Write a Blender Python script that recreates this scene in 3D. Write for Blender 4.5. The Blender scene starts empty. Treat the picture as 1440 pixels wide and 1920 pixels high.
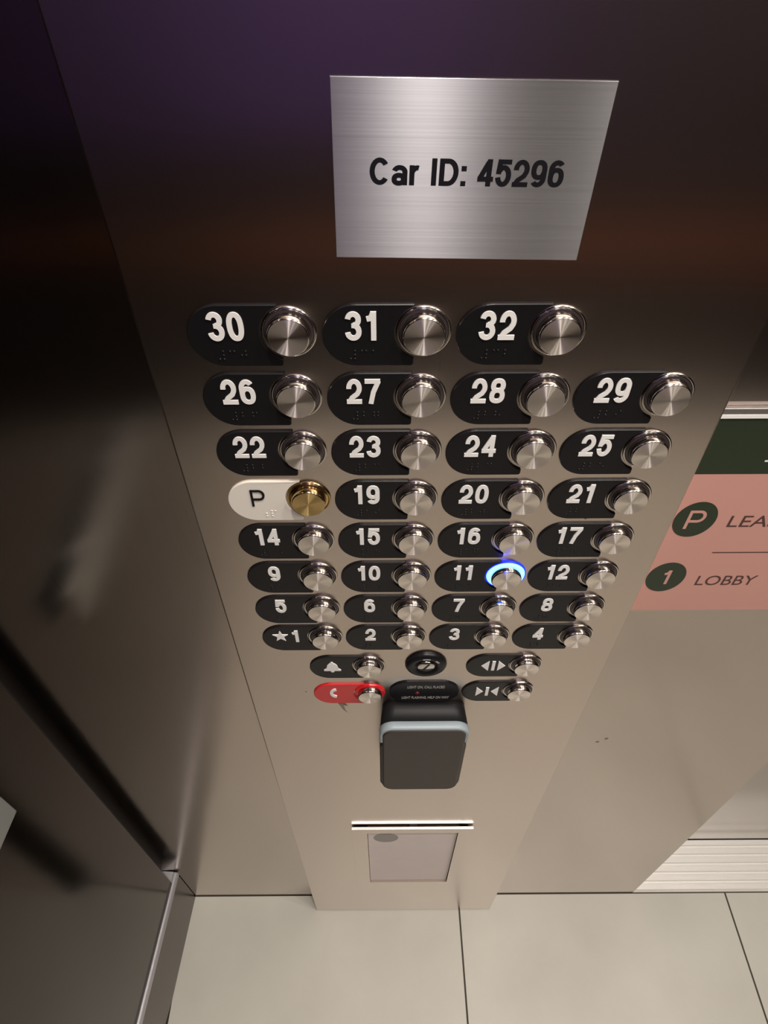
import bpy, bmesh, math, random
from mathutils import Vector, Matrix
random.seed(7)
sc = bpy.context.scene
C = sc.collection
PI = math.pi

# ------------------------------------------------------------------ camera
FLOOR = -1214.6                      # mm, floor relative to the top button row


def P(x, y, z):                      # mm around the top button row -> metres above the floor
    return Vector((x / 1000, y / 1000, (z - FLOOR) / 1000))


pitch, yaw, roll = 0.8043, 0.0049, -0.0017
fwd = Vector((math.sin(yaw) * math.cos(pitch), math.cos(yaw) * math.cos(pitch), -math.sin(pitch)))
r0 = Vector((math.cos(yaw), -math.sin(yaw), 0))
u0 = r0.cross(fwd)
r1 = math.cos(roll) * r0 + math.sin(roll) * u0
u1 = -math.sin(roll) * r0 + math.cos(roll) * u0
cam = bpy.data.cameras.new('camera')
cam.sensor_fit = 'VERTICAL'
cam.sensor_height = 24
cam.sensor_width = 18
cam.lens = 1206.138 / 1920 * 24
cam.clip_start = 0.01
co = bpy.data.objects.new('camera', cam)
C.objects.link(co)
rot = Matrix((r1, u1, -fwd)).transposed()
co.matrix_world = Matrix.Translation(P(92.6765, -300.06, 178.118)) @ rot.to_4x4()
sc.camera = co

# ------------------------------------------------------------------ world, exposure
w = bpy.data.worlds.new('world')
sc.world = w
w.use_nodes = True
w.node_tree.nodes['Background'].inputs[0].default_value = (0.02, 0.018, 0.02, 1)
w.node_tree.nodes['Background'].inputs[1].default_value = 0.3
sc.view_settings.view_transform = 'Standard'
sc.view_settings.look = 'None'
sc.view_settings.exposure = 0.0
sc.view_settings.gamma = 1.0
sc.view_settings.use_curve_mapping = False
CEIL = 2.36
LAMP_W = 7.2
LAMPS = [(0.185, -0.42), (0.185, -1.06), (0.74, -0.42), (0.74, -1.06), (1.33, -0.42), (1.33, -1.06)]


# ------------------------------------------------------------------ materials
def lin(c):
    return tuple(((v / 255) / 12.92 if v / 255 <= .04045 else ((v / 255 + .055) / 1.055) ** 2.4) for v in c) + (1,)


def mat(name, col, rough=.5, metal=0., spec=.5, emit=None, estr=0, noise=0, nscale=8, coat=0):
    m = bpy.data.materials.new(name)
    m.use_nodes = True
    nt = m.node_tree
    b = nt.nodes['Principled BSDF']
    b.inputs['Base Color'].default_value = tuple(col[:3]) + (1,)
    b.inputs['Roughness'].default_value = rough
    b.inputs['Metallic'].default_value = metal
    b.inputs['Specular IOR Level'].default_value = spec
    if coat:
        b.inputs['Coat Weight'].default_value = coat
        b.inputs['Coat Roughness'].default_value = .08
    if emit:
        b.inputs['Emission Color'].default_value = tuple(emit[:3]) + (1,)
        b.inputs['Emission Strength'].default_value = estr
    if noise:
        tc = nt.nodes.new('ShaderNodeTexCoord')
        n = nt.nodes.new('ShaderNodeTexNoise')
        n.inputs['Scale'].default_value = nscale
        n.inputs['Detail'].default_value = 5
        nt.links.new(tc.outputs['Object'], n.inputs['Vector'])
        mx = nt.nodes.new('ShaderNodeMix')
        mx.data_type = 'RGBA'
        mx.inputs[6].default_value = tuple(max(0, v * (1 - noise)) for v in col[:3]) + (1,)
        mx.inputs[7].default_value = tuple(min(1, v * (1 + noise)) for v in col[:3]) + (1,)
        nt.links.new(n.outputs['Fac'], mx.inputs[0])
        nt.links.new(mx.outputs[2], b.inputs['Base Color'])
    return m


def brushed(name, col, rough, aniso, tangent, grain, bump=.02, rvar=.06, radial=None, cvar=.08):
    """Brushed metal: grain = scale of the streak noise per axis, tangent = smear direction (world) or a radial axis."""
    m = mat(name, col, rough, 1.0)
    nt = m.node_tree
    b = nt.nodes['Principled BSDF']
    b.inputs['Anisotropic'].default_value = aniso
    if radial:
        b.inputs['Anisotropic Rotation'].default_value = .25
        t = nt.nodes.new('ShaderNodeTangent')
        t.direction_type = 'RADIAL'
        t.axis = radial
        nt.links.new(t.outputs[0], b.inputs['Tangent'])
    elif tangent:
        v = nt.nodes.new('ShaderNodeCombineXYZ')
        for i in range(3):
            v.inputs[i].default_value = tangent[i]
        nt.links.new(v.outputs[0], b.inputs['Tangent'])
    if grain:
        tc = nt.nodes.new('ShaderNodeTexCoord')
        mp = nt.nodes.new('ShaderNodeMapping')
        mp.inputs['Scale'].default_value = grain
        nt.links.new(tc.outputs['Object'], mp.inputs[0])
        n = nt.nodes.new('ShaderNodeTexNoise')
        n.inputs['Scale'].default_value = 1
        n.inputs['Detail'].default_value = 4
        nt.links.new(mp.outputs[0], n.inputs['Vector'])
        mr = nt.nodes.new('ShaderNodeMapRange')
        mr.inputs['To Min'].default_value = rough - rvar
        mr.inputs['To Max'].default_value = rough + rvar
        nt.links.new(n.outputs['Fac'], mr.inputs['Value'])
        nt.links.new(mr.outputs[0], b.inputs['Roughness'])
        mx = nt.nodes.new('ShaderNodeMix')
        mx.data_type = 'RGBA'
        mx.inputs[6].default_value = tuple(v * (1 - cvar) for v in col[:3]) + (1,)
        mx.inputs[7].default_value = tuple(min(1, v * (1 + cvar)) for v in col[:3]) + (1,)
        nt.links.new(n.outputs['Fac'], mx.inputs[0])
        nt.links.new(mx.outputs[2], b.inputs['Base Color'])
        if bump:
            bp = nt.nodes.new('ShaderNodeBump')
            bp.inputs['Strength'].default_value = bump
            bp.inputs['Distance'].default_value = .0005
            nt.links.new(n.outputs['Fac'], bp.inputs['Height'])
            nt.links.new(bp.outputs[0], b.inputs['Normal'])
    return m


STEEL = (.60, .515, .46)
M = {}
M['panel'] = brushed('brushed_steel_panel', STEEL, .24, .8, (1, 0, 0), (2600, 2600, 12), bump=0, rvar=.03, cvar=.05)
M['wall'] = brushed('brushed_steel_wall', (.52, .45, .405), .16, .75, (1, 0, 0), (2600, 2600, 12), bump=0, rvar=.03, cvar=.05)
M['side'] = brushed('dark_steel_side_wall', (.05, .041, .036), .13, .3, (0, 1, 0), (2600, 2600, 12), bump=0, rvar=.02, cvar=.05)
M['base'] = brushed('steel_kick_plate', (.075, .06, .052), .22, .4, (0, 1, 0), (8, 8, 500))
M['door'] = brushed('brushed_steel_door', (.46, .43, .40), .2, .6, (1, 0, 0), (2600, 2600, 12), bump=0, rvar=.03, cvar=.05)
M['alu'] = brushed('brushed_aluminium_plate', (.47, .46, .475), .305, 1.0, (0, 0, 1), (6, 400, 2200), bump=0, rvar=.02, cvar=.07)
M['chrome'] = mat('polished_steel', (.70, .66, .62), .12, 1)
M['cap'] = brushed('spun_steel', (.90, .82, .76), .30, 1.0, None, None, radial='Y')
M['capside'] = mat('polished_cap_side', (.62, .57, .53), .14, 1)
M['brass'] = brushed('spun_brass', (.70, .50, .22), .30, 1.0, None, None, radial='Y')
M['brassside'] = mat('polished_brass', (.58, .42, .22), .14, 1)
M['ring'] = mat('smoked_light_ring', (.07, .055, .055), .18, .6)
M['ringblue'] = mat('lit_blue_light_ring', (.1, .2, .9), .3, 0, emit=(.16, .52, 1.0), estr=3.4)
M['ringbloom'] = mat('blue_ring_bloom', (.02, .04, .9), .3, 0, emit=(.0, .01, 1.0), estr=1.6)  # bloom around the lit ring, imitated by a glowing bezel
M['ringred'] = mat('red_light_ring', (.62, .012, .018), .2, 0, coat=.6)
M['black'] = mat('black_label_plastic', (.008, .007, .008), .30, 0, spec=.22)
M['white'] = mat('raised_white_lettering', (.80, .77, .74), .45)
M['ivory'] = mat('ivory_label_plastic', (.74, .68, .60), .4)
M['ink'] = mat('black_lettering', (.008, .007, .010), .6, spec=.15)
M['red'] = mat('red_label_plastic', (.55, .018, .022), .32)
M['readerblack'] = mat('reader_black_plastic', (.011, .010, .011), .45, spec=.2)
M['readerface'] = mat('reader_face_plastic', (.045, .035, .029), .55, noise=.12, nscale=60)
M['lightbar'] = mat('reader_light_bar', (.30, .355, .38), .4)
M['paper'] = mat('document_paper', (.78, .68, .64), .7, noise=.05, nscale=25)
M['papergrey'] = mat('document_grey_print', (.36, .33, .30), .7)
M['dark'] = mat('dark_gap', (.012, .010, .010), .6)
M['pink'] = mat('pink_sign_print', (.56, .28, .23), .45)
M['green'] = mat('dark_green_sign_print', lin((30, 43, 25)), .4)
M['brown'] = mat('dark_brown_sign_print', (.075, .030, .026), .5)
M['signtrim'] = mat('sign_trim_white', (.80, .78, .74), .4)
M['rod'] = mat('satin_trim', (.50, .49, .51), .42, .55)
M['railgrey'] = mat('dull_sign_rail', (.30, .28, .27), .35, .8)
M['sill'] = mat('aluminium_sill', (.80, .77, .73), .42, .35)
M['ceiling'] = mat('ceiling_paint', (.32, .30, .30), .6)
M['grey'] = mat('satin_grey_rail', (.29, .30, .29), .40, .5)
M['rail'] = mat('brown_wood_rail', (.20, .07, .03), .4)
M['backdark'] = mat('charcoal_laminate', (.030, .024, .024), .45, noise=.2, nscale=4)
M['purple'] = mat('purple_reflection_tint', (.085, .047, .19), .5, noise=.15, nscale=3)  # colour added for the purple cast reflected in the panel
M['film'] = mat('peeled_film', (.20, .15, .11), .5)
M['lip'] = mat('polished_lip', (.62, .61, .60), .36, 1)
M['lamp'] = mat('lamp_diffuser', (.9, .9, .9), .5, emit=(1, .90, .78), estr=14)


def floor_material():
    m = mat('beige_floor_tile', (.5, .46, .38), .38)
    nt = m.node_tree
    b = nt.nodes['Principled BSDF']
    tc = nt.nodes.new('ShaderNodeTexCoord')
    n1 = nt.nodes.new('ShaderNodeTexNoise')
    n1.inputs['Scale'].default_value = 5
    n1.inputs['Detail'].default_value = 8
    nt.links.new(tc.outputs['Object'], n1.inputs['Vector'])
    r = nt.nodes.new('ShaderNodeValToRGB')
    r.color_ramp.elements[0].position = .3
    r.color_ramp.elements[0].color = (.48, .455, .395, 1)
    r.color_ramp.elements[1].position = .75
    r.color_ramp.elements[1].color = (.57, .545, .475, 1)
    nt.links.new(n1.outputs['Fac'], r.inputs[0])
    nt.links.new(r.outputs[0], b.inputs['Base Color'])
    return m


M['floor'] = floor_material()
M['grout'] = mat('dark_grout', (.055, .040, .032), .8)


# ------------------------------------------------------------------ mesh helpers (mm in, metres out; local coordinates, no floor offset)
def S(v):
    return Vector((v[0] / 1000, v[1] / 1000, v[2] / 1000))


def add_box(bm, x0, x1, y0, y1, z0, z1):
    vs = [bm.verts.new(S((x, y, z))) for x in (x0, x1) for y in (y0, y1) for z in (z0, z1)]
    for f in ((0, 1, 3, 2), (4, 6, 7, 5), (0, 4, 5, 1), (2, 3, 7, 6), (0, 2, 6, 4), (1, 5, 7, 3)):
        bm.faces.new([vs[i] for i in f])


def add_prism(bm, pts, y0, y1, inset=0.):
    """Outline (x, z) extruded from y0 (back) to y1 (front, towards the camera = smaller y); optional bevel ring."""
    n = len(pts)
    ar = sum(pts[i][0] * pts[(i + 1) % n][1] - pts[(i + 1) % n][0] * pts[i][1] for i in range(n))
    if ar < 0:
        pts = pts[::-1]
    rings = []
    lv = [(0, y0)]
    if inset:
        e = inset if y1 < y0 else -inset
        lv += [(0, y1 + e), (inset, y1)]
    else:
        lv += [(0, y1)]
    for ins, y in lv:
        if ins:
            q = []
            for i in range(n):
                a, b, c = Vector(pts[i - 1]), Vector(pts[i]), Vector(pts[(i + 1) % n])
                d1 = (b - a).normalized()
                d2 = (c - b).normalized()
                n1 = Vector((-d1.y, d1.x))
                n2 = Vector((-d2.y, d2.x))
                k = max(.35, 1 + n1.dot(n2))
                q.append(b + (n1 + n2) * (ins / k))
        else:
            q = pts
        rings.append([bm.verts.new(S((p[0], y, p[1]))) for p in q])
    for a, b in zip(rings, rings[1:]):
        for i in range(n):
            j = (i + 1) % n
            bm.faces.new((a[i], a[j], b[j], b[i]))
    bm.faces.new(rings[0][::-1])
    bm.faces.new(rings[-1])


def add_lathe(bm, prof, cx=0, cz=0, n=48, smooth=True):
    """Profile of (radius, y) turned about the y axis; r = 0 closes."""
    rings = []
    for r, y in prof:
        if r == 0:
            rings.append([bm.verts.new(S((cx, y, cz)))])
        else:
            rings.append([bm.verts.new(S((cx + r * math.cos(2 * PI * i / n), y, cz + r * math.sin(2 * PI * i / n)))) for i in range(n)])
    for a, b in zip(rings, rings[1:]):
        for i in range(n):
            j = (i + 1) % n
            if len(a) == 1 and len(b) == 1:
                continue
            if len(a) == 1:
                f = bm.faces.new((a[0], b[j], b[i]))
            elif len(b) == 1:
                f = bm.faces.new((a[i], a[j], b[0]))
            else:
                f = bm.faces.new((a[i], a[j], b[j], b[i]))
            f.smooth = smooth


def mesh(name, bm, material):
    bmesh.ops.recalc_face_normals(bm, faces=bm.faces)
    me = bpy.data.meshes.new(name)
    bm.to_mesh(me)
    bm.free()
    for m in (material if isinstance(material, (list, tuple)) else [material]):
        me.materials.append(m)
    return me


def obj(name, me, parent=None, loc=None, bevel=0):
    o = bpy.data.objects.new(name, me)
    C.objects.link(o)
    if loc is not None:
        o.location = loc
    if parent:
        o.parent = parent
    if bevel:
        b = o.modifiers.new('bevel', 'BEVEL')
        b.width = bevel / 1000
        b.segments = 3
        b.limit_method = 'ANGLE'
    return o


def new():
    return bmesh.new()


def tag(o, label, cat, group=None):
    o['label'] = label
    o['category'] = cat
    if group:
        o['group'] = group
    return o


def thing(name, label, cat, loc, group=None):
    o = bpy.data.objects.new(name, None)
    o.empty_display_size = .01
    C.objects.link(o)
    o.location = loc
    return tag(o, label, cat, group)


def struct(name, me, loc=None, bevel=0, parent=None):
    o = obj(name, me, parent, loc, bevel)
    o['kind'] = 'structure'
    return o


def box_mesh(name, x0, x1, y0, y1, z0, z1, m):
    bm = new()
    add_box(bm, x0, x1, y0, y1, z0, z1)
    return mesh(name, bm, m)


# ------------------------------------------------------------------ lettering: strokes of even weight
def arc(cx, cy, rx, ry, a0, a1, n=18):
    return [(cx + rx * math.cos(math.radians(a0 + (a1 - a0) * i / n)), cy + ry * math.sin(math.radians(a0 + (a1 - a0) * i / n))) for i in range(n + 1)]


def oval(cx, cy, rx, ry, n=28, e=.86):
    def p(v):
        return math.copysign(abs(v) ** e, v)
    pts = [(cx + rx * p(math.cos(2 * PI * i / n)), cy + ry * p(math.sin(2 * PI * i / n))) for i in range(n)]
    return pts + pts[:2]


def strokes(ch, w, h, s):
    X0, X1, Y0, Y1 = s / 2, w - s / 2, s / 2, h - s / 2
    xm = w / 2
    rx = (X1 - X0) / 2
    if ch == '0':
        return [oval(xm, h / 2, rx, (Y1 - Y0) / 2)]
    if ch == '1':
        st = w * .66
        return [[(st, 0), (st, h)], [(w * .14, h * .745), (w * .36, h * .765), (w * .50, h * .83), (st - s * .1, h - s * .12)]]
    if ch == '2':
        ry = h * .27
        cy = Y1 - ry
        top = arc(xm, cy, rx, ry, 185, -25)
        x, y = top[-1]
        low = [(x - rx * .35, y - h * .13), (X0 + rx * .55, Y0 + h * .16), (X0 + s * .05, Y0)]
        return [top + low, [(0, Y0), (w, Y0)]]
    if ch == '3':
        r1 = (Y1 - h * .53) / 2
        r2 = (h * .53 - Y0) / 2
        return [arc(xm, Y1 - r1, rx * .94, r1, 172, -90) + [(xm - rx * .3, h * .53)], [(xm - rx * .3, h * .53)] + arc(xm, Y0 + r2, rx, r2, 90, -172)]
    if ch == '4':
        st = w * .70
        return [[(st, 0), (st, h)], [(st - s * .15, h - s * .5), (s * .45, h * .30)], [(0, h * .275), (w, h * .275)]]
    if ch == '5':
        r = h * .31
        cy = Y0 + r
        return [[(w * .95, Y1), (X0 + w * .07, Y1)], [(X0 + w * .09, h), (X0 + w * .02, h * .47)], arc(xm, cy, rx, r, 152, -170, 24)]
    if ch in '69':
        r = h * .275
        t = h * .25
        a = oval(xm, Y0 + r, rx, r)
        b = arc(xm, Y1 - t, rx, t, 38, 180) + [(X0, Y0 + r)]
        g = [a, b]
        if ch == '9':
            g = [[(w - x, h - y) for x, y in q] for q in g]
        return g
    if ch == '7':
        return [[(0, Y1), (w, Y1)], [(X1 + s * .1, Y1), (xm + rx * .15, h * .48), (xm - rx * .35, 0)]]
    if ch == '8':
        r1 = (Y1 - h * .53) / 2
        r2 = (h * .53 - Y0) / 2
        return [oval(xm, Y1 - r1, rx * .92, r1), oval(xm, Y0 + r2, rx, r2)]
    if ch == 'P':
        r = h * .26
        return [[(X0, 0), (X0, h)], [(X0, Y1), (X1 - r * .8, Y1)] + arc(X1 - r * .8, Y1 - r, r * .8, r, 90, -90)[1:] + [(X0, Y1 - 2 * r)]]
    if ch == 'C':
        return [arc(xm, h / 2, rx, (Y1 - Y0) / 2, 38, 322, 30)]
    if ch == 'I':
        return [[(xm, 0), (xm, h)]]
    if ch == 'D':
        r = rx * 1.1
        return [[(X0, 0), (X0, h)], [(X0, Y1), (X1 - r, Y1)] + arc(X1 - r, h / 2, r, (Y1 - Y0) / 2, 90, -90)[1:] + [(X0, Y0)]]
    if ch == 'a':
        k = h * .74
        return [[(X1, 0), (X1, k * .62)] + arc(xm, k * .66, rx, k * .34 - s / 2, 0, 165)[1:], oval(xm - rx * .12, k * .30, rx * .88, k * .30 - s * .42, 20)]
    if ch == 'r':
        k = h * .74
        return [[(X0, 0), (X0, k)], arc(X1, k * .55, X1 - X0, k * .45 - s / 2, 180, 75, 10)]
    if ch == ':':
        k = h * .74
        return [[(xm, 0), (xm, s * 1.05)], [(xm, k - s * 1.05), (xm, k)]]
    return []


def ribbon(bm, path, s, y0, y1, ox, oz):
    closed = len(path) > 4 and path[:1] == path[-2:-1]
    pts = [Vector(p) for p in (path[:-2] if closed else path)]
    n = len(pts)
    L, R = [], []
    for i in range(n):
        if closed:
            a, c = pts[i - 1], pts[(i + 1) % n]
        else:
            a, c = pts[max(i - 1, 0)], pts[min(i + 1, n - 1)]
        b = pts[i]
        d1 = (b - a) if (b - a).length > 1e-9 else (c - b)
        d2 = (c - b) if (c - b).length > 1e-9 else (b - a)
        d1.normalize()
        d2.normalize()
        n1 = Vector((-d1.y, d1.x))
        n2 = Vector((-d2.y, d2.x))
        k = max(.45, 1 + n1.dot(n2))
        m = (n1 + n2) * (s / 2 / k)
        L.append(b + m)
        R.append(b - m)
    v = []
    for l, r in zip(L, R):
        v.append([bm.verts.new(S((ox + q.x, y, oz + q.y))) for q, y in ((l, y0), (r, y0), (r, y1), (l, y1))])
    seg = list(zip(v, v[1:])) + ([(v[-1], v[0])] if closed else [])
    for a, b in seg:
        for i in range(4):
            j = (i + 1) % 4
            bm.faces.new((a[i], a[j], b[j], b[i]))
    if not closed:
        bm.faces.new(v[0])
        bm.faces.new(v[-1][::-1])


WID = {'1': .80, 'I': .42, ':': .42, ' ': .45, 'C': 1.28, 'D': 1.22, 'a': 1.0, 'r': .66}


def lettering(bm, text, x, z, w, h, s, gap, y0, y1, centre=True):
    ws = [w * WID.get(c, 1) for c in text]
    tot = sum(ws) + gap * (len(text) - 1)
    cx = x - tot / 2 if centre else x
    for c, cw in zip(text, ws):
        for q, p in enumerate(strokes(c, cw, h, s)):
            ribbon(bm, p, s, y0, y1 - .035 * q, cx, z - h / 2)
        cx += cw + gap
    return tot


def font_mesh(name, text, height, m, width=None, weight=0., depth=.15):
    """Small sign text from the built-in outline font, standing in the x-z plane, left-bottom at the origin."""
    cu = bpy.data.curves.new(name, 'FONT')
    cu.body = text
    cu.size = 1
    cu.offset = weight
    cu.extrude = .02
    o = bpy.data.objects.new(name, cu)
    C.objects.link(o)
    dg = bpy.context.evaluated_depsgraph_get()
    me = bpy.data.meshes.new_from_object(o.evaluated_get(dg))
    bpy.data.objects.remove(o)
    bpy.data.curves.remove(cu)
    xs = [v.co.x for v in me.vertices]
    ys = [v.co.y for v in me.vertices]
    kz = height / (max(ys) - min(ys)) / 1000
    kx = (width / (max(xs) - min(xs)) / 1000) if width else kz
    x0, y0 = min(xs), min(ys)
    for v in me.vertices:
        v.co = Vector(((v.co.x - x0) * kx, (-depth if v.co.z > 0 else 0) / 1000, (v.co.y - y0) * kz))
    me.name = name
    me.materials.clear()
    me.materials.append(m)
    return me


# ================================================================== THE SETTING
WY = 26.06                           # front wall behind the protruding control panel
XL, XR, YB = -275., 1750., -1450.    # car interior
JX = 568.6                           # end of the front return, door beyond
HT = CEIL * 1000

# floor of big tiles with thin dark joints
bm = new()
GX = [-277.5, 234.5, 745.0, 1257.0]
xs = [-420] + GX + [1850]
ys = [-1500, -1010, -500, WY - 1.6]
for i in range(len(xs) - 1):
    for j in range(len(ys) - 1):
        g = 1.6
        add_box(bm, xs[i] + g, xs[i + 1] - g, ys[j] + (g if j else 0), ys[j + 1] - (g if j < 2 else 0), -12, 0)
fl = struct('floor', mesh('floor', bm, M['floor']))
struct('floor_joint', box_mesh('floor_joint', -420, 1850, -1500, WY + .5, -20, -1.2, M['grout']), parent=fl)
struct('ceiling', box_mesh('ceiling', -480, 1850, -1500, 220, HT, HT + 40, M['ceiling']))
struct('wall_front', box_mesh('wall_front', -300, JX, WY, WY + 45, 0, HT, M['wall']))
bm = new()
add_box(bm, 1500, 1750, WY, WY + 45, 0, HT)
add_box(bm, JX, 1500, WY, WY + 45, 2100, HT)
struct('wall_front_return', mesh('wall_front_return', bm, M['wall']))
struct('wall_right', box_mesh('wall_right', XR, XR + 40, -1500, 80, 0, HT, M['side']))

# left side wall: splays slightly outward, stands on a kick plate with a round trim along its lower edge
SPLAY = math.radians(-3.4)
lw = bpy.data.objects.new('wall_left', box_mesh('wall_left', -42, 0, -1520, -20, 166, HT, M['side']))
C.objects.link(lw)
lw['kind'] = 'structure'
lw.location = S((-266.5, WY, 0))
lw.rotation_euler = (0, 0, SPLAY)
rc = struct('trim_1', box_mesh('trim_1', -42, -22, -19.5, 0, 176, HT, M['dark']), S((-266.5, WY, 0)))
rc.rotation_euler = (0, 0, SPLAY)
bb = struct('baseboard_left', box_mesh('baseboard_left', -42, 0, -1520, -1, 0, 152, M['base']), S((-266.5, WY, 0)))
bb.rotation_euler = (0, 0, SPLAY)
bm = new()
add_lathe(bm, [(0, -1520), (6.5, -1520), (6.5, -4), (5.5, -2), (0, -2)], 0, 0, 20)
add_box(bm, -40, -2, -1520, -2, -6, 6)
tr = struct('trim_2', mesh('trim_2', bm, M['rod']), S((-267, WY, 159)))
tr.rotation_euler = (0, 0, SPLAY)

# back wall of the car: dark dado, wooden rail, added unseen purple panel that tints the steel's reflections
bk = struct('wall_back', box_mesh('wall_back', -480, 1850, YB - 50, YB, 0, HT, M['backdark']))
struct('purple_tint_panel', box_mesh('purple_tint_panel', -340, 330, YB, YB + 8, 900, 2100, M['purple']), parent=bk)
bm = new()
add_box(bm, -330, 1720, YB + 40, YB + 62, 615, 690)
for x in (-250, 300, 850, 1400):
    add_box(bm, x, x + 30, YB, YB + 42, 640, 665)
hr = tag(obj('handrail', mesh('handrail', bm, M['rail']), bevel=4), 'brown wooden handrail along the back wall of the lift', 'handrail')

struct('baseboard_back', box_mesh('baseboard_back', -340, 1740, YB, YB + 6, 0, 70, M['rod']))

# landing door, ribbed sill, header
bm = new()
add_box(bm, JX - 60, 1034, 119.5, 160, 1.5, 2130)
add_box(bm, 1036, 1560, 119.5, 160, 1.5, 2130)
struct('door_1', mesh('door_1', bm, M['door']))
bm = new()
prof = [(WY + .5, -12), (WY + .5, .5)]
y = WY + 4
while y < 112:
    prof += [(y, -3.5), (y + .8, 2.0), (y + 10, 2.0), (y + 10.8, -3.5)]
    y += 15.6
prof += [(118, .5), (118, -12)]
va = [bm.verts.new(S((JX - 60, a, b))) for a, b in prof]
vb = [bm.verts.new(S((1560, a, b))) for a, b in prof]
for i in range(len(prof)):
    j = (i + 1) % len(prof)
    bm.faces.new((va[i], va[j], vb[j], vb[i]))
bm.faces.new(va)
bm.faces.new(vb[::-1])
struct('door_sill', mesh('door_sill', bm, M['sill']))
struct('sill_gap', box_mesh('sill_gap', JX - 60, 1560, 117, 200, -20, -5, M['dark']))
struct('trim_3', box_mesh('trim_3', JX - 70, JX - 61, WY + 45, 200, -12, 2130, M['dark']))

# ------------------------------------------------------------------ ceiling lamps
bm = new()
add_lathe(bm, [(58, 0), (58, 3), (48, 7), (46, 3), (46, 0)], n=40)
# lathe turns about y; lamps need a z axis
lamp_ring = mesh('lamp_trim', bm, M['chrome'])
bm = new()
add_lathe(bm, [(0, 2), (46, 2)], n=40)
lamp_disc = mesh('lamp_diffuser', bm, M['lamp'])
where = ['above the keypad', 'left at the back of the car', 'middle front', 'middle at the back', 'right front, by the door', 'right at the back']
for (x, y), wh in zip(LAMPS, where):
    t = thing('ceiling_downlight', 'round ceiling downlight, ' + wh, 'lamp', Vector((x, y, CEIL)), 'ceiling downlights')
    a = obj('trim_ring', lamp_ring, t)
    a.rotation_euler = (-PI / 2, 0, 0)
    b = obj('diffuser', lamp_disc, t)
    b.rotation_euler = (-PI / 2, 0, 0)
    L = bpy.data.lights.new('downlight', 'AREA')
    L.shape = 'DISK'
    L.size = .09
    L.energy = LAMP_W * (1.7 if (x, y) == LAMPS[0] else 1)
    L.color = (1, .94, .87)
    lo = bpy.data.objects.new('downlight_bulb', L)
    C.objects.link(lo)
    lo.parent = t
    lo.location = (0, 0, -.012)

# ================================================================== CONTROL PANEL
PX0, PX1 = -33.9, 292.4
panel = thing('control_panel', 'tall brushed steel lift control panel carrying all the buttons', 'panel', P((PX0 + PX1) / 2, 0, FLOOR))
pm = box_mesh('face_plate', PX0 - (PX0 + PX1) / 2, PX1 - (PX0 + PX1) / 2, 0, WY, 1.6, HT - 1, M['panel'])
obj('face_plate', pm, panel, bevel=1.4)

# ------------------------------------------------------------------ button parts, shared meshes
R_, HP = 18.0, 36.0
NC = (46.3, 1.8, 16.6)               # notch circle centre and radius
BX, BZ = 45.0, 2.2                   # push button centre


def label_outline(xr=40.2):
    pts = arc(10, 0, R_, R_, 90, 270, 28)
    # bottom edge to the lower tip (rounded), notch arc, upper tip
    cx, cz, r = NC
    dz = math.sqrt(r * r - (xr - cx) ** 2)
    pts += arc(xr - 1.6, -R_ + 1.6, 1.6, 1.6, -90, 0, 5)
    a0 = math.degrees(math.atan2(-dz, xr - cx))
    a1 = math.degrees(math.atan2(dz, xr - cx))
    a0 = a0 % 360
    pts += arc(cx, cz, r, r, a0, a1, 22)
    pts += [(xr, R_ - .5), (xr - .5, R_)]
    return pts


def plate_mesh(m):
    bm = new()
    add_prism(bm, label_outline(), 0, -1.5, .45)
    return mesh('number_plate', bm, m)


def bezel_mesh(m):
    bm = new()
    add_lathe(bm, [(14.5, 0), (14.5, -.9), (14.0, -1.4), (13.4, -1.4), (13.1, -.9), (13.1, 0)], BX, BZ, 56)
    return mesh('bezel', bm, m)


def ring_mesh(m):
    bm = new()
    add_lathe(bm, [(13.1, -.1), (13.1, -.9), (12.6, -1.2), (11.6, -1.5), (11.3, -1.5), (11.3, -.1)], BX, BZ, 56)
    return mesh('light_ring', bm, m)


def lit_ring_mesh(m):
    bm = new()
    add_lathe(bm, [(14.2, -.1), (14.2, -1.2), (13.8, -1.9), (12.6, -2.3), (11.6, -2.3), (11.3, -2.0), (11.3, -.1)], BX, BZ, 56)
    return mesh('light_ring', bm, m)


def bloom_bezel_mesh(m):
    bm = new()
    add_lathe(bm, [(15.2, 0), (15.2, -.9), (14.9, -1.3), (14.4, -1.3), (14.25, -.9), (14.25, 0)], BX, BZ, 56)  # widened and glowing to carry the blue bloom; no lamp of its own
    return mesh('bezel', bm, m)


CAP = 6.8


def cap_mesh(face, side):
    """Local axis at the cap's own centre so the spun grain turns about it."""
    bm = new()
    add_lathe(bm, [(11.2, 0), (11.2, -CAP + 1.1), (10.9, -CAP + .45), (10.4, -CAP)], n=64)
    nf = len(bm.faces)
    bm.faces.ensure_lookup_table()
    add_lathe(bm, [(10.4, -CAP), (7, -CAP), (3.5, -CAP), (0, -CAP)], n=64, smooth=False)
    bm.faces.ensure_lookup_table()
    for i in range(nf):
        bm.faces[i].material_index = 1
    bmesh.ops.remove_doubles(bm, verts=bm.verts, dist=1e-7)
    me = mesh('button_cap', bm, [face, side])
    return me


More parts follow.
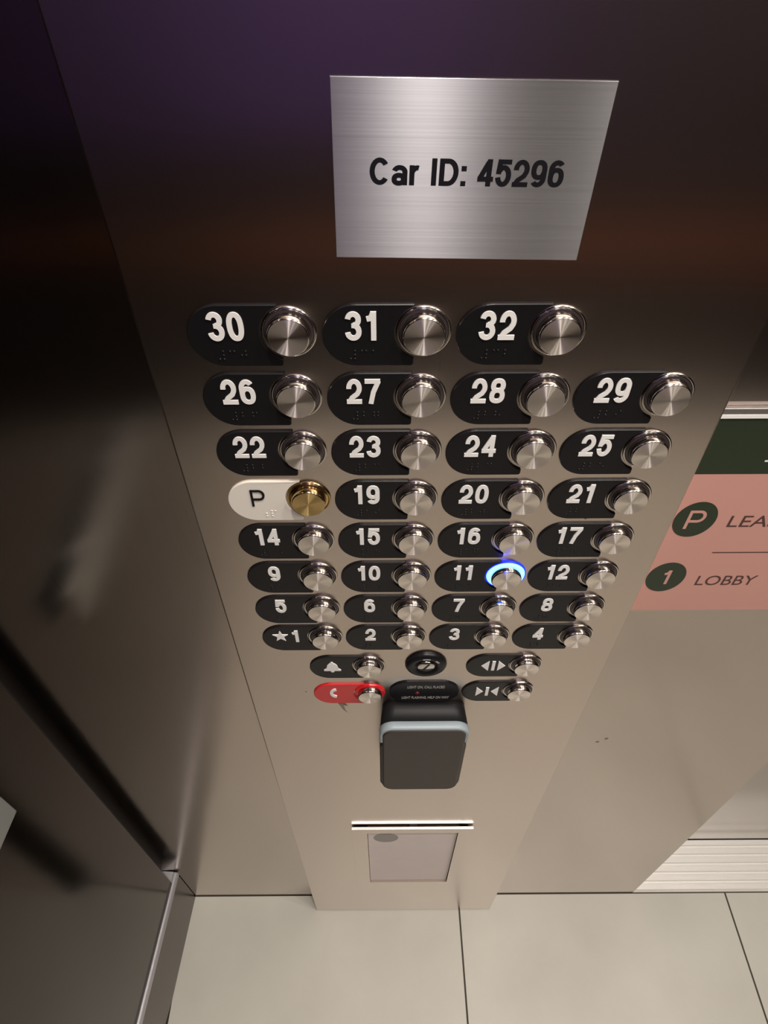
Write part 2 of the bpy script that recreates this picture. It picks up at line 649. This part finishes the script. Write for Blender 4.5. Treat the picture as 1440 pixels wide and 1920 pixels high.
ME = {
    'plate_black': plate_mesh(M['black']), 'plate_ivory': plate_mesh(M['ivory']), 'plate_red': plate_mesh(M['red']),
    'bezel': bezel_mesh(M['chrome']), 'bezel_brass': bezel_mesh(M['brassside']), 'bezel_red': bezel_mesh(M['ringred']), 'bezel_blue': bloom_bezel_mesh(M['ringbloom']),
    'ring': ring_mesh(M['ring']), 'ring_blue': lit_ring_mesh(M['ringblue']), 'ring_red': ring_mesh(M['ringred']), 'ring_brass': ring_mesh(M['brassside']),
    'cap': cap_mesh(M['cap'], M['capside']), 'cap_brass': cap_mesh(M['brass'], M['brassside']),
}

BR = {'l': (5, 6), '1': (1,), '2': (1, 2), '3': (1, 4), '4': (1, 4, 5), '5': (1, 5), '6': (1, 2, 4), '7': (1, 2, 4, 5), '8': (1, 2, 5), '9': (2, 4), '0': (2, 4, 5),
      '#': (3, 4, 5, 6), 'P': (1, 2, 3, 4), '*': (1, 6)}


def braille(bm, cells, x, z):
    for i, c in enumerate(cells):
        for d in BR[c]:
            px = x + i * 6.0 + (2.3 if d > 3 else 0)
            pz = z - ((d - 1) % 3) * 2.4
            add_lathe(bm, [(.75, -1.45), (.6, -1.8), (.3, -1.98), (0, -2.02)], px, pz, 10)


def poly(bm, pts, y0=-1.4, y1=-2.2, dx=0, dz=0, k=1.):
    add_prism(bm, [(dx + x * k, dz + z * k) for x, z in pts], y0, y1, .18)


def button(X, Z, label, cat, group, num=None, style='black', lit=False, sym=None):
    t = thing('elevator_button', label, cat, P(X, 0, Z), group)
    pl = obj('number_plate' if num else 'symbol_plate', ME['plate_' + style], t)
    if style == 'ivory':
        pl['label'] = 'ivory white label plate'
    if style == 'red':
        pl['label'] = 'red label plate'
    bm = new()
    if num:
        txt = num.replace('*', '')
        cx = 12.4
        if num.startswith('*'):
            star = []
            for i in range(10):
                a = PI / 2 + i * PI / 5
                r = 7.4 if i % 2 == 0 else 3.1
                star.append((r * math.cos(a) * .92, r * math.sin(a) * 1.1))
            poly(bm, star, dx=7.6, dz=4.6)
            lettering(bm, '1', 20.2, 4.6, 8.3, 16.5, 2.7, 1.6, -1.4, -2.2)
        elif style == 'ivory':
            lettering(bm, txt, 12.0, 3.6, 9.2, 14.6, 1.45, 1, -1.4, -2.2)
        else:
            lettering(bm, txt, cx + .4, 6.2, 8.6, 16.4, 2.75, 1.7, -1.4, -2.2)
        obj('raised_number', mesh('raised_number', bm, M['ink'] if style == 'ivory' else M['white']), pl)
        bm = new()
        cells = (['#'] if txt.isdigit() and not num.startswith('*') else []) + (['*'] if num.startswith('*') else []) + (['l'] if txt == 'P' else []) + list(txt)
        braille(bm, cells, 6.6 if style != 'ivory' else 13.5, -8.6)
        obj('braille_dots', mesh('braille_dots', bm, M['ivory'] if style == 'ivory' else M['black']), pl)
    else:
        sym(bm)
        obj('raised_symbol', mesh('raised_symbol', bm, M['white']), pl)
    kind = {'ivory': '_brass', 'red': '_red'}.get(style, '')
    obj('bezel', ME['bezel' + ('_blue' if lit else kind)], t)
    rg = obj('light_ring', ME['ring' + ('_blue' if lit else kind)], t)
    if lit:
        rg['label'] = 'glowing blue light ring'
        led = bpy.data.lights.new('button_led', 'POINT')
        led.energy = .0035
        led.color = (.02, .05, 1)
        led.shadow_soft_size = .004
        lo = bpy.data.objects.new('button_led', led)
        C.objects.link(lo)
        lo.parent = t
        lo.location = S((BX - 2, -11.0, BZ + 14.5))
    cp = obj('button_cap', ME['cap_brass' if style == 'ivory' else 'cap'], t, S((BX, 0, BZ)))
    if style == 'ivory':
        cp['label'] = 'brass coloured button cap'
    return t


ROWZ = [0, -40.6, -80.9, -121.7, -162.5, -203.3, -244.3, -285.3]
GRID = [['30', '31', '32', None], ['26', '27', '28', '29'], ['22', '23', '24', '25'], ['P', '19', '20', '21'],
        ['14', '15', '16', '17'], ['9', '10', '11', '12'], ['5', '6', '7', '8'], ['*1', '2', '3', '4']]
FG = 'floor buttons of the lift keypad'
for r, row in enumerate(GRID):
    for c, n in enumerate(row):
        if not n:
            continue
        if n == 'P':
            lab = 'floor button with ivory label reading P and brass coloured cap'
        elif n == '*1':
            lab = 'floor button with black label reading star 1 and steel cap'
        elif n == '11':
            lab = 'floor button reading 11, its ring lit bright blue'
        else:
            lab = 'floor button with black label reading %s and round steel cap' % n
        button(-.1 + c * 70.0, ROWZ[r], lab, 'button', FG, num=n, style='ivory' if n == 'P' else 'black', lit=n == '11')


def bell(bm):
    pts = [(-7.6, -4.2), (-7.6, -2.6), (-5.4, -1.2), (-4.4, 3.2), (-2.6, 5.4), (-1.1, 6.0), (-1.1, 7.4), (1.1, 7.4), (1.1, 6.0),
           (2.6, 5.4), (4.4, 3.2), (5.4, -1.2), (7.6, -2.6), (7.6, -4.2), (1.9, -4.2), (1.2, -6.0), (-1.2, -6.0), (-1.9, -4.2)]
    poly(bm, [(a, b * 1.25) for a, b in pts], dx=12.2, dz=1.0, k=1.0)


def handset(bm):
    pts = arc(3.2, 0, 6.2, 8.6, 105, 255, 12) + [(3.2, -8.2), (3.6, -4.6), (1.2, -3.4)] + arc(2.6, 0, 2.6, 3.6, 230, 130, 8) + [(1.2, 3.4), (3.6, 4.6), (3.2, 8.2)]
    poly(bm, pts, dx=10.2, dz=2.6, k=1.0)


def tri(x0, x1, h):
    return [(x0, 0), (x1, h), (x1, -h)]


def opening(bm):
    poly(bm, tri(-10.6, -4.0, 8.2), dx=16, dz=1.6)
    poly(bm, [(-1.5, -7.6), (1.5, -7.6), (1.5, 7.6), (-1.5, 7.6)], dx=16, dz=1.6)
    poly(bm, tri(10.6, 4.0, 8.2), dx=16, dz=1.6)


def closing(bm):
    poly(bm, tri(-3.8, -10.4, 8.2), dx=15.4, dz=1.6)
    poly(bm, [(-1.5, -7.6), (1.5, -7.6), (1.5, 7.6), (-1.5, 7.6)], dx=15.4, dz=1.6)
    poly(bm, tri(3.8, 10.4, 8.2), dx=15.4, dz=1.6)


SG = 'service buttons below the floor numbers'
button(35.6, -332.6, 'alarm button with white bell on a black label', 'button', SG, sym=bell)
button(35.5, -380.6, 'red emergency call button with white telephone handset', 'button', SG, style='red', sym=handset)
button(175.3, -331.6, 'door open button with white triangles pointing apart', 'button', SG, sym=opening)
button(175.4, -377.9, 'door close button with white triangles pointing together', 'button', SG, sym=closing)

# ------------------------------------------------------------------ key switch
t = thing('key_switch', 'round black key switch with a small steel lock below button 2', 'switch', P(131.2, 0, -327.8))
bm = new()
add_lathe(bm, [(18.5, 0), (18.5, -1.6), (17.2, -3.4), (14.5, -4.6), (11.5, -4.4), (9.2, -3.0), (8.6, -2.0), (0, -2.0)], n=56)
obj('collar', mesh('collar', bm, M['black']), t)
bm = new()
add_lathe(bm, [(7.9, -1.9), (7.9, -3.6), (7.2, -4.2), (0, -4.2)], n=40)
lock = obj('lock_cylinder', mesh('lock_cylinder', bm, M['chrome']), t)
bm = new()
add_prism(bm, [(-3.6, -4.4), (-1.8, -5.2), (3.6, 4.4), (1.8, 5.2)], -4.1, -4.35)
obj('keyhole', mesh('keyhole', bm, M['dark']), lock)
bm = new()
for a0, a1 in ((104, 76), (52, 34)):
    q = arc(0, 0, 13.2, 13.2, a0, a1, 6)
    ribbon(bm, q, 1.7, -4.4, -4.75, 0, 0)
obj('marking', mesh('marking', bm, M['papergrey']), t)

# ------------------------------------------------------------------ call indicator plate
t = thing('indicator_plate', 'black oval call indicator plate with tiny white lettering above the card reader', 'plate', P(131.7, 0, -377.8))
bm = new()
add_prism(bm, arc(-14.3, 0, 19, 19, 90, 270, 24) + arc(14.3, 0, 19, 19, -90, 90, 24), 0, -1.6, .5)
pl = obj('plate', mesh('plate', bm, M['black']), t)
for s, zz, wd in (('LIGHT ON, CALL PLACED', 7.2, 35.), ('LIGHT FLASHING, HELP ON WAY', -12.6, 45.)):
    obj('lettering', font_mesh('lettering', s, 5.0, M['papergrey'], wd, .01), pl, S((-wd / 2 + 1.5, -1.62, zz)))
bm = new()
add_lathe(bm, [(2.4, -1.4), (2.4, -1.9), (1.6, -2.3), (0, -2.4)], -6.5, -1.5, 20)
obj('indicator_lens', mesh('indicator_lens', bm, mat('dark_red_lens', (.10, .006, .008), .25)), pl)

# ------------------------------------------------------------------ card reader


def rrect(x0, x1, z0, z1, r, n=8):
    return arc(x1 - r, z1 - r, r, r, 0, 90, n) + arc(x0 + r, z1 - r, r, r, 90, 180, n) + arc(x0 + r, z0 + r, r, r, 180, 270, n) + arc(x1 - r, z0 + r, r, r, 270, 360, n)


def loft(bm, sections, caps=(True, True)):
    """sections: list of (outline of (x, z), y)"""
    rings = [[bm.verts.new(S((p[0], y, p[1]))) for p in o] for o, y in sections]
    n = len(rings[0])
    for a, b in zip(rings, rings[1:]):
        for i in range(n):
            j = (i + 1) % n
            f = bm.faces.new((a[i], a[j], b[j], b[i]))
            f.smooth = True
    if caps[0]:
        bm.faces.new(rings[0][::-1])
    if caps[1]:
        bm.faces.new(rings[-1])


t = thing('card_reader', 'black wall card reader with pale light bar below the keypad', 'card reader', P(132.4, 0, -480))
bm = new()
loft(bm, [(rrect(-40.5, 40.5, -66, 82.5, 13), 0), (rrect(-41, 41, -69, 82.5, 14), -5), (rrect(-42.6, 42.6, -66, 79, 14), -18.5)])
obj('housing', mesh('housing', bm, M['readerblack']), t)
bm = new()
loft(bm, [(rrect(-42.3, 42.3, -70, 78, 13.5), -18.4), (rrect(-43.1, 43.1, -70.5, 79.3, 14), -19.4), (rrect(-43.1, 43.1, -70.5, 79.3, 14), -24.5), (rrect(-42.2, 42.2, -69.5, 78, 13), -27.0)], (True, True))
# keep only the upper band as the light bar
geom = bm.verts[:] + bm.edges[:] + bm.faces[:]
bmesh.ops.bisect_plane(bm, geom=geom, plane_co=S((0, 0, 50)), plane_no=(0, 0, -1), clear_outer=True)
obj('light_bar', mesh('light_bar', bm, M['lightbar']), t)
bm = new()
loft(bm, [(rrect(-39, 39, -65, 76, 12), -18.6), (rrect(-40.2, 40.2, -66, 77, 12), -26.2), (rrect(-39.9, 39.9, -66, 76.5, 11.5), -27.6), (rrect(-38.4, 38.4, -64.5, 75, 10), -28.6)])
obj('front_cover', mesh('front_cover', bm, M['readerface']), t)
bm = new()
loft(bm, [(rrect(-43, 43, -66.4, 49.6, 14), -18.4), (rrect(-43, 43, -66.4, 49.6, 14), -24), (rrect(-41.2, 41.2, -65.2, 49.6, 13), -26.4)])
obj('lower_rim', mesh('lower_rim', bm, M['readerface']), t)

# ------------------------------------------------------------------ certificate frame low on the panel
t = thing('certificate_frame', 'flat steel document frame with a paper inside, low on the panel', 'frame', P(132, 0, -1060))
FX0, FX1, FZ1, FZ0 = -81.8, 82.2, 311., 0.
bm = new()
add_box(bm, FX0, FX1, -.5, 0, FZ0, FZ1 - 16)
obj('back_plate', mesh('back_plate', bm, M['panel']), t)
# front cover with a window
bm = new()
W0, W1, WZ0, WZ1 = -61.5, 63.5, 55, 295.


def ring_plate(bm, o, i, y0, y1):
    (ox0, ox1, oz0, oz1), (ix0, ix1, iz0, iz1) = o, i
    add_box(bm, ox0, ix0, y1, y0, oz0, oz1)
    add_box(bm, ix1, ox1, y1, y0, oz0, oz1)
    add_box(bm, ix0, ix1, y1, y0, iz1, oz1)
    add_box(bm, ix0, ix1, y1, y0, oz0, iz0)


ring_plate(bm, (FX0 - .8, FX1 + .8, FZ0, FZ1), (W0, W1, WZ0, WZ1), -2.0, -5.2)
add_box(bm, FX0, FX0 + 3, -2.0, -.5, FZ0, FZ1 - 16)
add_box(bm, FX1 - 3, FX1, -2.0, -.5, FZ0, FZ1 - 16)
obj('front_cover', mesh('front_cover', bm, M['panel']), t)
bm = new()
add_box(bm, FX0 - .9, FX1 + .9, -5.4, -1.9, FZ1 - .6, FZ1 + .7)
obj('top_lip', mesh('top_lip', bm, M['lip']), t, bevel=.3)['label'] = 'bright polished top lip'
bm = new()
add_box(bm, FX0 + 3.2, FX1 - 3.2, -.9, -.52, 10, FZ1 - 10)  # dark sheet painting in the shade of the open slot
obj('slot_shade', mesh('slot_shade', bm, M['dark']), t)
bm = new()
add_prism(bm, [(-61.0, 52), (63, 51), (65, 303), (-61.0, 303)], -1.4, -1.7)
doc = obj('document', mesh('document', bm, M['paper']), t)
bm = new()
add_prism(bm, oval(-36, 266, 17.5, 19.0, e=1.)[:-2], -1.7, -1.8)
obj('printed_oval', mesh('printed_oval', bm, M['papergrey']), doc)
bm = new()
add_box(bm, -4, 7, -1.9, -.1, FZ1 - 5, FZ1 - .4)
obj('latch', mesh('latch', bm, M['dark']), t, bevel=.5)

# ------------------------------------------------------------------ identification plate
t = thing('identification_plate', 'brushed aluminium plate reading Car ID: 45296 at the top of the panel', 'plate', P(129.7, 0, 77.4))
t.rotation_euler = (0, math.radians(1.0), 0)
W2, H2 = 57.3, 36.4
bm = new()
add_prism(bm, [(-W2, -H2), (W2, -H2), (W2, H2), (-W2, H2)], 0, -.8, .15)
pl = obj('plate', mesh('plate', bm, M['alu']), t)
bm = new()
lettering(bm, 'Car ID: 45296', 0, 0, 6.0, 11.0, 1.95, .72, -.75, -.86)
tx = mesh('lettering', bm, M['ink'])
xs_ = [v.co.x for v in tx.vertices]
k = .0846 / (max(xs_) - min(xs_))
for v in tx.vertices:
    v.co.x *= k
    v.co.z += 0.0018
    v.co.x += .0007
lt = obj('lettering', tx, pl)

# ------------------------------------------------------------------ floor directory sign on the wall right of the panel
SY = WY
t = thing('directory_sign', 'pink and dark green floor directory sign right of the control panel', 'sign', P(300, SY, -281.5))
bm = new()
add_box(bm, -4, 300, -3, 0, 0, 159.8)
bd = obj('sign_board', mesh('sign_board', bm, M['pink']), t)
bm = new()
add_box(bm, -4, 300, -3.2, 0, 160, 208.3)
obj('header_band', mesh('header_band', bm, M['green']), t)
bm = new()
add_box(bm, -4, 300, -4.2, 0, 208.4, 211.2)
obj('white_edge', mesh('white_edge', bm, M['signtrim']), t)
bm = new()
add_box(bm, -4, 300, -4.0, 0, 211.3, 216)
obj('top_rail', mesh('top_rail', bm, M['railgrey']), t, bevel=.6)
bm = new()
add_box(bm, 50.2, 62, -3.3, -3.1, 171, 172.4)
obj('header_rule', mesh('header_rule', bm, M['signtrim']), t)
for ch, cz, sw in (('P', 114.2, 2.4), ('1', 46.0, 2.4)):
    bm = new()
    add_prism(bm, oval(23.2, cz, 15.6, 18.6, 48, 1.)[:-2], -2.9, -3.25)
    d = obj('floor_marker', mesh('floor_marker', bm, M['green']), t)
    bm = new()
    lettering(bm, ch, 23.6, cz, 13.2 if ch == 'P' else 9.5, 19.4 if ch == 'P' else 17.5, sw, 0, -3.2, -3.4)
    obj('marker_letter', mesh('marker_letter', bm, M['pink']), d)
obj('lettering', font_mesh('lettering', 'LEASING', 12.2, M['brown'], 69.5), bd, S((49.2, -3.02, 106.0)))
obj('lettering', font_mesh('lettering', 'LOBBY', 12.4, M['brown'], 48.5), bd, S((49.8, -3.02, 35.2)))
bm = new()
add_box(bm, 49.8, 290, -3.2, -2.9, 76.2, 77.2)
obj('dividing_rule', mesh('dividing_rule', bm, M['brown']), bd)

# ------------------------------------------------------------------ small things
# flat handrail on the left side wall, only its near end in view
hl = thing('handrail', 'short pale grey flat steel handrail on the dark left side wall', 'handrail', Vector((-.2665, WY / 1000, .7203)))
hl.rotation_euler = (0, 0, SPLAY)
obj('rail', box_mesh('rail', 13, 20, -430, -105, 40, 95, M['grey']), hl, bevel=1.2)
for y in (-190, -360):
    bm = new()
    add_box(bm, 0, 14, y - 14, y + 14, 56, 80)
    obj('bracket', mesh('bracket', bm, M['rod']), hl, bevel=1)
# curl of peeled film under the red call button
bm = new()
pth = [(0, 0, -.3), (1.2, -4, -1.0), (3.2, -9, -2.6), (6.2, -14, -3.4)]
vs = []
for i, (x, z, y) in enumerate(pth):
    hw = 3.0 * (1 - i / 3.4)
    vs.append([bm.verts.new(S((x - hw, y, z))), bm.verts.new(S((x + hw, y - .6, z)))])
for a, b in zip(vs, vs[1:]):
    bm.faces.new((a[0], a[1], b[1], b[0]))
po = tag(obj('peeled_film', mesh('peeled_film', bm, M['film']), None, P(51.5, 0, -399)), 'small curled brown strip of film under the red call button', 'tape')
so = po.modifiers.new('thickness', 'SOLIDIFY')
so.thickness = .0003

# small dark specks on the steel
for px, py, pz, r, own in ((20.2, 0, -378.1, 1.0, 'panel'), (351.4, WY, -541, 2.4, 'wall'), (342.9, WY, -549.3, 2.2, 'wall'), (231.5, 0, -140.8, .9, 'panel')):
    bm = new()
    add_lathe(bm, [(r, 0), (r * .8, -.08), (0, -.1)], n=14)
    me = mesh('speck', bm, M['film'])
    if own == 'panel':
        o = obj('speck', me, panel, P(px, py, pz) - panel.location)
    else:
        o = obj('speck', me, bpy.data.objects['wall_front'], P(px, py, pz))
        o['kind'] = 'structure'
